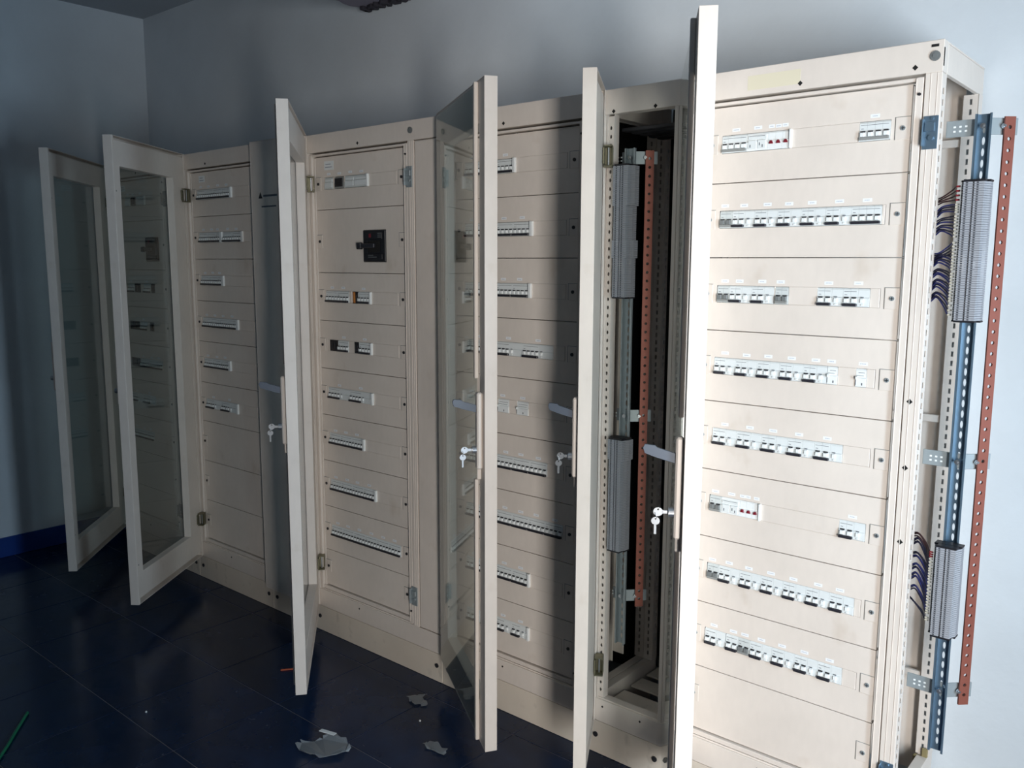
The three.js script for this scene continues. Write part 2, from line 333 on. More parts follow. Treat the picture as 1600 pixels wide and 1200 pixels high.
const labelGeo = [0.022, 0.016].map((w) => { const g = new THREE.PlaneGeometry(w, 0.0088); const b = box(-w / 2, w / 2, -0.0044, 0.0044, -0.0003, 0, 0); const uv = b.attributes.uv; for (let i = 0; i < uv.count; i++) uv.setXY(i, uv.getX(i) / w + 0.5, uv.getY(i) / 0.0088 + 0.5); g.dispose(); return b; });
function plateCabinet({ X0, X1, s0, name, label, end, edges, rows, opt, unit }) {
  const o = thing('electrical_cabinet', label, 'electrical cabinet', [X0, 0, 0]);
  const op0 = s0 - 0.076, op1 = s0 + 0.505, L = (x) => x - X0;
  carcass(o, X0, X1, op0, op1, opt);
  const pa = s0 - 0.046, pb = s0 + 0.478;
  // fixed frame round the front plates
  mesh('plate_frame', [box(L(op0) + 0.002, L(pa) - 0.012, OPEN0 + 0.006, OPEN1 - 0.007, -0.03, -0.003), box(L(pa) - 0.012, L(pa) - 0.0005, OPEN0 + 0.012, OPEN1 - 0.02, -0.03, -0.012),
    box(L(pb) + 0.009, L(op1) - 0.002, OPEN0 + 0.006, OPEN1 - 0.007, -0.03, -0.001), box(L(pb) + 0.009, L(pb) + 0.0105, OPEN0 + 0.01, OPEN1 - 0.01, -0.004, 0.0006),
    box(L(pa) - 0.012, L(pb) + 0.009, edges[0] + 0.003, OPEN1 - 0.007, -0.03, -0.004), box(L(pa) - 0.012, L(pb) + 0.009, OPEN0 + 0.006, edges[edges.length - 1] - 0.003, -0.03, -0.006),
    box(L(pb) + 0.0005, L(pb) + 0.009, OPEN0 + 0.02, OPEN1 - 0.02, -0.034, -0.026)], M.cream, o);
  for (const y of [0.245, OPEN1 - 0.045]) mesh('frame_screw', [bolt(L(pb) + 0.018, y, -0.001, 0.0035)], M.dark, o);
  const tabGeo = box(-0.0165, 0.0165, -0.0255, 0.0255, 0, 0.0022, 0.0008), tabLine = merge([box(-0.0185, -0.0165, -0.0255, 0.0255, 0, 0.0007, 0), box(-0.0185, 0.0165, 0.0255, 0.0268, 0, 0.0007, 0)]);
  for (let i = 0; i < edges.length - 1; i++) {
    const y1 = edges[i] - 0.0011, y0 = edges[i + 1] + 0.0011, row = rows[i], yc = row?.y ?? (y0 + y1) / 2;
    const sh = rectShape(L(pa), L(pb), y0, y1);
    if (row && !row.blank) sh.holes.push(row.cut ? rectHole(L(row.cut[0]), L(row.cut[1]), row.cut[2], row.cut[3]) : rectHole(L(s0) - 0.001, L(s0) + 0.433, yc - 0.0235, yc + 0.0235));
    const pg = extr(sh, 0.0022, 0.0006); pg.translate(0, 0, PZ - 0.0028);
    const plate = mesh('front_plate', [pg, box(L(pa), L(pb), y0, y0 + 0.0015, -0.03, PZ - 0.003, 0), box(L(pa), L(pb), y1 - 0.0015, y1, -0.03, PZ - 0.003, 0)], M.cream, o);
    for (const sx of [L(pb) - 0.0175, L(pa) + 0.0175]) {
      if (row?.noTab) continue;
      shared('lock_tab', tabGeo, M.cream, plate, sx, yc, PZ);
      shared('tab_gap', tabLine, opt.darkScrew ? M.ink : M.barGrey, plate, sx, yc, PZ);
      shared('screw', SCREW, row?.darkScrew || opt.darkScrew ? M.dark : M.zincDull, plate, sx + 0.001, yc, PZ + 0.0022);
      if (!opt.darkScrew) shared('screw_slot', CROSS, M.dark, plate, sx + 0.001, yc, PZ + 0.0022);
    }
    if (!row || row.cut || row.blank) continue;
    mesh('mounting_rail', box(L(s0) - 0.02, L(s0) + 0.45, yc - 0.0175, yc + 0.0175, PZ - 0.0575, PZ - 0.0505), M.zincDull, o);
    // blanking strips close the rest of the slot
    const spans = row.items.filter((q) => q[0] !== 'cap').map((q) => [q[1], q[1] + q[2]]).sort((a, b) => a[0] - b[0]);
    let at = 0; const blanks = [];
    for (const [a, b] of [...spans, [24, 24]]) { if (a - at > 0.12) blanks.push([at, Math.min(a, 24)]); at = Math.max(at, b); }
    for (const [a, b] of blanks) mesh('blanking_strip', [box(L(s0) + a * MOD + 0.0003, L(s0) + b * MOD - 0.0003, yc - 0.0232, yc + 0.0232, PZ - 0.004, PZ + 0.0004, 0.0008)], M.cream, plate);
    const dev = row.items.filter((q) => KIND[q[0]]);
    dev.forEach(([kind, a, n], k) => {
      const ord = end === 'right' ? dev.length - 1 - k : k;
      const x = s0 + (a + n / 2) * MOD;
      device(kind, n, x, yc, PZ, `${KIND[kind].look}, ${ORD[ord]} from ${end} in ${ORD[i]} row, ${unit}`, `modular devices in ${unit}`);
      if (row.labels !== false) { const lw = rnd(); shared('label_sticker', labelGeo[kind === 'pilot' ? 1 : 0], M.labels[(k + i) % 3], plate, L(x) + rr(-0.006, 0.004), yc + 0.0345 + lw * 0.002, PZ + 0.0004); }
    });
    for (const [kind, a, n] of row.items) {
      if (kind === 'cap') mesh('end_cap', box(L(s0) + a * MOD, L(s0) + (a + n) * MOD, yc - 0.0235, yc + 0.0235, PZ - 0.003, PZ + 0.009, 0.001), M.white, plate);
      if (kind === 'orange') mesh('coloured_insert', [box(L(s0) + a * MOD, L(s0) + (a + n * 0.75) * MOD, yc - 0.0215, yc + 0.0215, PZ - 0.02, PZ - 0.006)], M.orange, plate);
    }
  }
  return o;
}
function latchPlate(o, x, y, z, mat = M.zinc) {                       // keeper for the door bolt: folded plate with a pierced tongue
  const g = [box(x - 0.016, x + 0.016, y - 0.037, y + 0.037, z, z + 0.003), box(x - 0.016, x - 0.013, y - 0.03, y + 0.03, z + 0.003, z + 0.014), box(x - 0.012, x + 0.010, y + 0.002, y + 0.022, z + 0.003, z + 0.008)];
  const a = cyl(0.006, 0.008, 12); a.translate(x + 0.003, y - 0.012, z + 0.006); g.push(a);
  const b = cyl(0.0035, 0.004, 10); b.translate(x + 0.003, y + 0.031, z + 0.004); g.push(b);
  mesh('latch_plate', g, mat, o);
}

/* ------------------------------------------------------------------ doors (children of their cabinets) */
function hinge(door, y) {
  const h = mesh('hinge', [box(0.008, 0.044, y - 0.031, y - 0.027, -0.026, 0.001), box(0.008, 0.044, y + 0.027, y + 0.031, -0.026, 0.001), box(0.008, 0.012, y - 0.027, y + 0.027, -0.026, 0.001), box(0.012, 0.03, y - 0.027, y + 0.027, -0.0265, -0.0235), box(0.03, 0.05, y - 0.024, y + 0.024, -0.003, 0.002)], M.bronze, door);
  mesh('hinge_pin', box(0.022, 0.027, y - 0.026, y + 0.026, -0.016, -0.011), M.steel, h);
}
function leaf(o, { px, pz, angle, len, glass, handle = true, lever = true, closed }) {
  const t = 0.037, y0 = 0.118, y1 = 2.078, k = 0.002, parts = [];
  parts.push(box(0, k, y0, y1, 0, t), box(len - k, len, y0, y1, 0, t), box(k, len - k, y0, y0 + k, 0, t, 0.0005), box(k, len - k, y1 - k, y1, 0, t, 0.0005));
  parts.push(box(len - 0.014, len - k, y0 + 0.002, y1 - 0.002, 0, 0.003), box(k, 0.014, y0 + 0.002, y1 - 0.002, 0, 0.003));
  if (glass) {
    const hs = 0.118, fs = 0.056, th = 0.118, bh = 0.135;
    const ring = (a, b, c, d, z0, z1) => { const s = rectShape(a, len - b, y0 + c, y1 - d); s.holes.push(rectHole(hs, len - fs, y0 + bh, y1 - th)); const g = extr(s, z1 - z0 - 0.002, 0.001); g.translate(0, 0, z0 + 0.001); return g; };
    parts.push(ring(0.002, 0.002, 0.002, 0.002, t - 0.003, t), ring(0.013, 0.013, 0.024, 0.016, 0.003, t - 0.003));
  } else {
    parts.push(box(k, len - k, y0 + k, y1 - k, t - 0.003, t), box(0.016, len - 0.016, y0 + 0.02, y1 - 0.02, 0.004, 0.02));
  }
  const d = mesh('door', parts, M.cream, o);
  d.position.set(px, 0, pz); d.rotation.y = -angle * Math.PI / 180;
  if (glass) {
    mesh('glass_pane', box(0.012, len - 0.086, y0 + 0.012, y1 - 0.012, t + 0.0006, t + 0.0046, 0.0004), M.glass, d, 'clear glass pane');
    mesh('edge_bead', [box(len - 0.084, len - 0.068, y0 + 0.002, 0.945, t, t + 0.012, 0.002), box(len - 0.084, len - 0.068, 1.245, y1 - 0.004, t, t + 0.012, 0.002)], M.cream, d);
  }
  if (handle) {
    const s = len - 0.034;
    const hp = mesh('handle', [box(s - 0.013, s + 0.013, 0.985, 1.21, t + 0.0005, t + 0.017, 0.004), box(s - 0.010, s - 0.003, 0.952, 0.985, t + 0.0005, t + 0.013, 0.002)], M.cream, d);
    const lev = extr(poly([[t + 0.012, 1.150], [t + 0.058, 1.163], [t + 0.083, 1.172], [t + 0.087, 1.184], [t + 0.083, 1.192], [t + 0.062, 1.190], [t + 0.056, 1.185], [t + 0.012, 1.172]]), 0.005, 0.0006);
    lev.rotateY(-Math.PI / 2); lev.translate(s + 0.0025, 0, 0);
    if (lever) mesh('lever', uvBox(lev), M.leverGrey, hp, 'grey lever');
    const lc = cyl(0.011, 0.012, 18); lc.translate(s - 0.002, 1.042, t + 0.023); mesh('lock_cylinder', lc, M.steel, hp);
  }
  const lab = (y) => mesh('rim_hole', cyl(0.0035, 0.0012, 10).translate(len - 0.02, y, 0.0034), M.cavity, d); if (glass) { lab(1.86); lab(0.29); }
  if (!closed) { hinge(d, 1.886); hinge(d, 0.315); }
  return d;
}
function key(cab, door, len, label) {                                 // one key in the lock, its twin on the ring below
  const t = 0.037, s = len - 0.036, q = new THREE.Group();
  const disc = (y, n, r) => { const sh = new THREE.Shape(); sh.absellipse(0, 0, r, r * 0.94, 0, Math.PI * 2); const h = new THREE.Path(); h.absellipse(0, r * 0.5, r * 0.2, r * 0.2, 0, Math.PI * 2); sh.holes.push(h); const g = extr(sh, 0.002); g.translate(0, 0, -0.001); g.rotateY(-Math.PI / 2); g.translate(0, y, n); return uvBox(g); };
  mesh('key_in_lock', [disc(0, 0.024, 0.0105), box(-0.001, 0.001, -0.004, 0.004, 0.0, 0.016)], M.steel, q);
  const ring = uvBox(new THREE.TorusGeometry(0.007, 0.0007, 6, 16).toNonIndexed()); ring.rotateX(0.4); ring.translate(0, -0.008, 0.028); mesh('key_ring', ring, M.steel, q);
  mesh('hanging_key', [disc(-0.021, 0.029, 0.0095), box(-0.001, 0.001, -0.051, -0.028, 0.0265, 0.0325)], M.steel, q);
  const a = -door.rotation.y, c = Math.cos(a), sn = Math.sin(a);
  q.position.set(cab.position.x + door.position.x + s * c - (t + 0.027) * sn, 1.042, door.position.z + s * sn + (t + 0.027) * c); q.rotation.y = door.rotation.y;
  q.name = numbered('key'); tag(q, label, 'key', 'keys hanging in the cabinet door locks'); scene.add(q);
}

/* ---- row tables: kind, first module, width in modules (18 mm) */
const run = (kind, a, w, n) => Array.from({ length: n }, (_, i) => [kind, a + i * w, w]);
const E9 = [1.99, 1.791, 1.593, 1.395, 1.197, 1.001, 0.804, 0.606, 0.408, 0.213];
const EC = [1.99, 1.784, 1.536, 1.343, 1.147, 0.953, 0.759, 0.563, 0.372, 0.215];
const row = (y, ...items) => ({ y, items });

const cabF = plateCabinet({ X0: -0.66, X1: 0, s0: -0.543, end: 'left', unit: 'right-end cabinet', opt: { holes: [0.33, 0.60], lowHoles: [0.3], bolts: [0.03, 0.62] },
  label: 'cream open-fronted electrical cabinet at right end of row with its side panel missing', edges: E9,
  rows: [
    row(1.8925, ['breakerPale', 0, 4], ['contactor', 4, 3.2], ...run('pilot', 7.2, 1.08, 3), ['cap', 10.44, 0.3], ['breakerPale', 20.05, 4]),
    row(1.695, ['doubleGrey', 0.1, 2], ...run('residual', 2.1, 3.5, 5), ['breaker', 19.6, 4]),
    row(1.495, ['doubleGrey', 0.1, 2], ...run('residual', 2.1, 3.5, 2), ['doubleGrey', 9.3, 2], ['residual', 15.5, 3.6], ['residual', 19.1, 3.6]),
    row(1.297, ...run('residual', 0, 3.5, 5), ['relay', 17.55, 1.4], ['relay', 21.5, 1.4]),
    row(1.0985, ...run('residual', 0.15, 4.02, 5)),
    row(0.905, ['doubleGrey', 0.1, 2], ['contactor', 2.1, 3.1], ...run('pilot', 5.2, 1.04, 3), ['cap', 8.34, 0.3], ['residual', 20.4, 3.6]),
    row(0.7045, ['doubleGrey', 0.1, 2], ...run('residual', 2.1, 3.5, 6)),
    row(0.5085, ['residual', 0.1, 3.55], ['double', 3.75, 2.05], ['doubleGrey', 5.8, 2], ...run('residual', 7.8, 3.55, 4)),
    { y: 0.322, blank: true },
  ] });
latchPlate(cabF, 0.642, 1.875, 0); latchPlate(cabF, 0.642, 0.29, 0);
{
  mesh('corner_bolt', bolt(0.642, 2.043, 0, 0.011), M.toggleGrey, cabF);
  mesh('slot', [box(0.632, 0.648, 2.063, 2.069, -0.002, 0.0006, 0), box(0.6575, 0.6602, 2.02, 2.06, -0.006, -0.001, 0)], M.cavity, cabF);
  mesh('tape_residue', box(0.19, 0.33, 2.022, 2.058, 0, 0.0004, 0), M.residue, cabF);
  mesh('post_hole', [1.252, 1.09, 0.905].map((y) => { const q = box(-0.005, 0.005, -0.005, 0.005, -0.003, 0.0006, 0); q.rotateZ(Math.PI / 4); q.translate(0.637, y, 0); return uvBox(q); }), M.cavity, cabF);
  mesh('inner_rail', [box(0.05, 0.63, 1.15, 1.17, -0.36, -0.35), box(0.05, 0.63, 1.88, 1.9, -0.36, -0.35), box(0.05, 0.63, 0.41, 0.43, -0.36, -0.35)], M.cream, cabF);
}
const doorF = leaf(cabF, { px: 0.039, pz: 0, angle: 57.8, len: 0.655, glass: true });
key(cabF, doorF, 0.655, 'bright key in the lock of the nearest and rightmost open glass door');

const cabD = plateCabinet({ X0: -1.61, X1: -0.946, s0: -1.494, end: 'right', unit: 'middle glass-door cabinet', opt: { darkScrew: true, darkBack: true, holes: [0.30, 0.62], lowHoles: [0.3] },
  label: 'cream electrical cabinet with nine breaker rows, left half hidden by the middle glass door', edges: E9,
  rows: [
    row(1.89, ...run('breaker', 0, 4, 3), ['cap', 12.02, 0.6]),
    row(1.6865, ...run('breaker', 0, 4, 4), ['cap', 16.02, 0.7]),
    row(1.488, ...run('breaker', 0, 3.95, 4), ['cap', 15.82, 0.6]),
    row(1.292, ...run('residualFour', 0.4, 7, 3)),
    row(1.097, ['relay', 0.2, 2.6], ['relay', 8.4, 2.7], ['relay', 13.1, 2.7]),
    row(0.903, ...run('breaker', 0, 4.06, 5)),
    row(0.706, ...run('breaker', 0, 4.0, 6)),
    row(0.508, ...run('breaker', 0, 4.0, 4), ['cap', 16.02, 0.5]),
    row(0.315, ...run('residual', 0, 3.98, 4), ['cap', 15.94, 0.5]),
  ] });
const doorD = leaf(cabD, { px: 0.045, pz: 0, angle: 32.9, len: 0.636, glass: true });
key(cabD, doorD, 0.636, 'shiny key in the lock of the open glass door in mid picture');

const cabC = plateCabinet({ X0: -2.39, X1: -1.612, s0: -2.272, end: 'left', unit: 'bright main-switch cabinet', opt: { darkScrew: true, postEnd: -1.734, holes: [0.35], lowHoles: [0.3], bolts: [0.035, 0.75] },
  label: 'cream electrical cabinet with black main switch and wide blank side column', edges: EC,
  rows: [
    row(1.886, ['meter', 0.7, 2.8], ['display', 4.2, 3.0], ['meter', 7.6, 3.2], ['meter', 10.8, 4.1], ['cap', 14.95, 0.5]),
    { y: 1.66, cut: [-2.033, -1.903, 1.5785, 1.7], items: [], labels: false },
    row(1.441, ['breaker', 0.1, 4], ['breaker', 4.1, 4], ['orange', 9, 2.1], ['breaker', 11.15, 4], ['cap', 15.17, 0.5]),
    row(1.244, ['breaker', 3.9, 3.7], ['breaker', 11.15, 4], ['cap', 15.17, 0.5]),
    row(1.048, ['residualFour', 0.1, 7.5], ['residualFour', 7.6, 7.5], ['cap', 15.12, 0.6]),
    row(0.857, ...run('breaker', 0, 3.98, 3), ['cap', 11.96, 0.6]),
    row(0.66, ...run('breaker', 0, 3.9, 4), ['cap', 15.62, 0.6]),
    row(0.463, ...run('breaker', 0, 3.95, 6)),
    { y: 0.30, blank: true },
  ] });
mesh('side_cover', [box(0.661, 0.776, OPEN0 + 0.003, OPEN1 - 0.003, -0.03, 0.001, 0.004)], M.cream, cabC);
mesh('corner_bolt', bolt(0.642, 2.043, 0, 0.011), M.toggleGrey, cabC);
latchPlate(cabC, 0.634, 1.882, 0, M.zincDull); latchPlate(cabC, 0.634, 0.31, 0, M.zincDull);
const doorC = leaf(cabC, { px: 0.037, pz: 0, angle: 40.3, len: 0.795, glass: true });
key(cabC, doorC, 0.795, 'small key in the lock of the open door left of the black main switch');

const cabB = plateCabinet({ X0: -3.342, X1: -2.703, s0: -3.226, end: 'left', unit: 'cabinet beside blank door', opt: { darkScrew: true, holes: [0.22], lowHoles: [0.3], bolts: [0.035, 0.605] },
  label: 'shaded cream electrical cabinet with six short breaker rows beside a closed blank door', edges: [1.99, 1.787, 1.59, 1.394, 1.2, 1.001, 0.81, 0.612, 0.412, 0.215],
  rows: [
    row(1.887, ...run('breaker', 0.1, 3.9, 4), ['cap', 15.75, 0.8]),
    row(1.69, ['breaker', 0.2, 4], ['breaker', 4.2, 4], ['double', 8.2, 2.1], ['cap', 10.4, 1.0], ['breaker', 11.6, 4.2], ['breaker', 15.8, 4.2], ['cap', 20.05, 0.8]),
    row(1.491, ['breaker', 0.2, 4], ['breaker', 4.2, 4], ['double', 8.2, 2.05], ['cap', 10.3, 1.1]),
    row(1.293, ...run('breaker', 0.1, 4.05, 4), ['cap', 16.35, 1.0]),
    row(1.098, ...run('breaker', 0, 4.0, 3), ['cap', 12.05, 1.0]),
    row(0.90, ['residualFour', 0, 7.4], ['residualFour', 7.4, 7.4], ['cap', 14.85, 0.8]),
    { y: 0.71, blank: true }, { y: 0.51, blank: true }, { y: 0.31, blank: true },
  ] });
leaf(cabB, { px: 0.04, pz: 0, angle: 54, len: 0.638, glass: true, lever: false });

const cabA = plateCabinet({ X0: -4.135, X1: -3.3435, s0: -4.019, end: 'right', unit: 'leftmost cabinet', opt: { darkScrew: true, postEnd: -3.481, leftSide: true, holes: [0.35], lowHoles: [0.3], bolts: [0.035, 0.76] },
  label: 'dark leftmost electrical cabinet with a black main switch seen through a glass door', edges: EC,
  rows: [
    row(1.886, ['meter', 4.5, 2.8], ['display', 8.0, 2.6], ['meter', 11.2, 4.6], ['cap', 16.0, 0.4]),
    { y: 1.66, cut: [-3.747, -3.615, 1.5785, 1.7], items: [], labels: false },
    row(1.441, ['breaker', 3.3, 4], ['breaker', 12.8, 4]),
    row(1.244, ['breaker', 9.6, 4]),
    row(1.048, ['breaker', 8.4, 4.3], ['breaker', 12.7, 4.3], ['breaker', 17, 4.3]),
    row(0.857, ['residualFour', 1.8, 7.2], ['residualFour', 9, 7.2]),
    row(0.66, ...run('breaker', 2, 4.05, 3)),
    { y: 0.463, blank: true }, { y: 0.30, blank: true },
  ] });
mesh('side_cover', [box(0.659, 0.788, OPEN0 + 0.003, OPEN1 - 0.003, -0.03, 0.001, 0.004)], M.cream, cabA);
latchPlate(cabA, 0.632, 1.882, 0, M.toggleGrey); latchPlate(cabA, 0.632, 0.31, 0, M.toggleGrey);
leaf(cabA, { px: 0.04, pz: 0, angle: 43.2, len: 0.75, glass: true, lever: false });

// open windows of the plates: dark devices set back in their slots
for (const [cab, s0, spans] of [[cabC, -2.272, [[1.244, 1.0, 2.9], [1.244, 9.6, 1.5], [1.441, 10.3, 0.8]]], [cabA, -4.019, [[1.441, 7.3, 3.5], [1.441, 16.9, 2.2], [1.244, 3.2, 6], [1.244, 15.2, 2.3], [1.048, 3.0, 5.2]]]])
  for (const [y, a, n] of spans) {
    const x = s0 + a * MOD - cab.position.x, w = n * MOD;
    mesh('slot_window', [box(x, x + w, y - 0.0225, y + 0.0225, PZ - 0.003, PZ + 0.0012, 0.0004)], M.black, cab);
    mesh('window_ridge', [0.25, 0.6].map((k) => box(x + w * k, x + w * k + 0.004, y - 0.014, y + 0.012, PZ + 0.001, PZ + 0.004)), M.dark, cab);
  }
// black moulded-case main switches
for (const [x0, label] of [[-2.033, 'black main switch with side handle in the clearly seen cabinet'], [-3.747, 'black main switch with side handle in the dark leftmost cabinet behind glass']]) {
  const o = thing('main_switch', label, 'switch', [x0 + 0.065, 1.639, PZ]);
  mesh('housing', [box(-0.064, 0.064, -0.06, 0.06, -0.06, 0.004, 0.003), box(-0.05, 0.05, 0.026, 0.05, 0.004, 0.008), box(-0.05, 0.05, -0.05, -0.03, 0.004, 0.008)], M.black, o);
  mesh('toggle_recess', [box(-0.034, 0.034, -0.024, 0.02, 0.004, 0.0065)], M.cavity, o);
  mesh('handle', [box(-0.09, -0.064, -0.012, 0.014, 0.003, 0.017, 0.003), box(-0.066, 0.012, -0.008, 0.010, 0.006, 0.016, 0.003)], M.barBlack, o);
  mesh('indicator', [box(-0.024, -0.012, 0.032, 0.046, 0.008, 0.0095)], M.red, o, 'dark red indicator');
  mesh('rating_print', [0, 1, 2].map((k) => box(0.026, 0.046, 0.046 - k * 0.007, 0.0485 - k * 0.007, 0.008, 0.0085, 0)).concat([0, 1].map((k) => box(-0.03, 0.0 + k * 0.02, -0.036 - k * 0.007, -0.0335 - k * 0.007, 0.008, 0.0085, 0))), M.toggleGrey, o);
}
// paper name stickers in the top corners of three cabinets
for (const [cab, x, y, w, h] of [[cabC, -2.262, 1.955, 0.058, 0.034], [cabB, -3.205, 1.958, 0.05, 0.03], [cabA, -3.985, 1.955, 0.05, 0.03]]) {
  const p = cab.children.find((q) => q.name === 'front_plate'), X = x - cab.position.x;
  const st = mesh('name_sticker', box(X, X + w, y - h / 2, y + h / 2, PZ, PZ + 0.0006, 0), M.white, p);
  if (st) mesh('sticker_print', [box(X + 0.008, X + w * 0.7, y + 0.003, y + 0.0065, PZ + 0.0005, PZ + 0.001, 0), box(X + 0.006, X + w * 0.84, y - 0.008, y - 0.0045, PZ + 0.0005, PZ + 0.001, 0)], M.print, p);
}

/* ---- narrow duct cabinets */
const ductBC = thing('electrical_cabinet', 'narrow cream duct cabinet with a closed blank door and small warning sticker', 'electrical cabinet', [-2.702, 0, 0]);
carcass(ductBC, -2.702, -2.391, -2.66, -2.43, { holes: [], lowHoles: [0.1], bolts: [0.03, 0.26] });
{
  const d = leaf(ductBC, { px: 0.004, pz: 0.002, angle: 0, len: 0.300, glass: false, closed: true, handle: false });
  const st = mesh('warning_sticker', box(0.052, 0.205, 1.80, 1.862, 0.037, 0.0376, 0), M.cream, d, 'small warning sticker with a black triangle');
  const tri = extr(poly([[0.055, 1.842], [0.083, 1.842], [0.069, 1.868]]), 0.0008); tri.translate(0, 0, 0.0374);
  if (st) { mesh('warning_triangle', tri, M.black, d); mesh('sticker_print', [box(0.09, 0.19, 1.848, 1.856, 0.0375, 0.0381, 0), box(0.075, 0.18, 1.805, 1.811, 0.0375, 0.0381, 0)], M.leverGrey, d); }
}
const ductE = thing('electrical_cabinet', 'narrow open duct cabinet with terminal strips and copper bar in its dark inside', 'electrical cabinet', [-0.945, 0, 0]);
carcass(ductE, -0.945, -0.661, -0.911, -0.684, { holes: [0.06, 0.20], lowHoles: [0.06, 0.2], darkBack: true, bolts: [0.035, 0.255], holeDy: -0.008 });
{
  const doorE = leaf(ductE, { px: 0.031, pz: 0, angle: 60, len: 0.302, glass: false });
  key(ductE, doorE, 0.302, 'key in the lock of the narrow open blank door of the duct');
  const strip = slotStrip(0.022, OPEN0 + 0.005, OPEN1 - 0.005, 0.025, 0.0075, 0.0115, 0.002, true); strip.translate(0.0465, 0, -0.008);
  mesh('punched_strip', [strip, box(0.035, 0.0365, OPEN0, OPEN1, -0.03, -0.004), box(0.0365, 0.0575, OPEN0, OPEN1, -0.034, -0.032, 0), box(0.0565, 0.0575, OPEN0, OPEN1, -0.032, -0.010, 0)], M.cream, ductE);
  for (const [x, z] of [[0.222, -0.2], [0.196, -0.31], [0.25, -0.12]]) { const s = slotStrip(0.022, OPEN0 + 0.02, OPEN1 - 0.03, 0.025, 0.006, 0.014, 0.002); s.translate(x, 0, z); mesh('slotted_post', s, M.moduleGrey, ductE); }
  mesh('strap', [0.41, 0.6, 0.8, 1.0, 1.2, 1.39, 1.59, 1.79].map((y) => box(0.185, 0.262, y, y + 0.006, -0.205, -0.197)), M.dark, ductE);
  mesh('base_plate', [box(0.04, 0.25, 0.150, 0.156, -0.16, -0.04), box(0.04, 0.25, 0.150, 0.156, -0.27, -0.2), box(0.04, 0.25, 0.150, 0.156, -0.375, -0.3)], M.creamPlinth, ductE);
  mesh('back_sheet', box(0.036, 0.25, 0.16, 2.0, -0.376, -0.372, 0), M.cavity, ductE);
  mesh('roof_vent', [0, 1, 2, 3, 4].map((k) => box(0.05, 0.24, 1.965, 1.975, -0.09 - k * 0.05, -0.06 - k * 0.05)), M.dark, ductE);
}
{ // wiring trunk inside the middle cabinet, seen through the open duct
  const X = -cabD.position.x;
  mesh('cable_trunking', [box(X - 0.984, X - 0.958, 0.24, 1.62, -0.166, -0.162), box(X - 1.03, X - 1.026, 0.24, 1.62, -0.23, -0.166), box(X - 1.03, X - 0.958, 0.24, 1.62, -0.234, -0.23)], M.cream, cabD);
  for (const [a, b] of [[1.26, 1.48], [0.98, 1.1], [0.27, 0.55]]) { const f = mesh('trunking_finger', Array.from({ length: Math.floor((b - a) / 0.02) }, (_, k) => box(X - 1.022, X - 0.986, a + k * 0.02, a + k * 0.02 + 0.011, -0.166, -0.162)), M.moduleGrey, cabD); f.userData.kind = 'stuff'; }
}

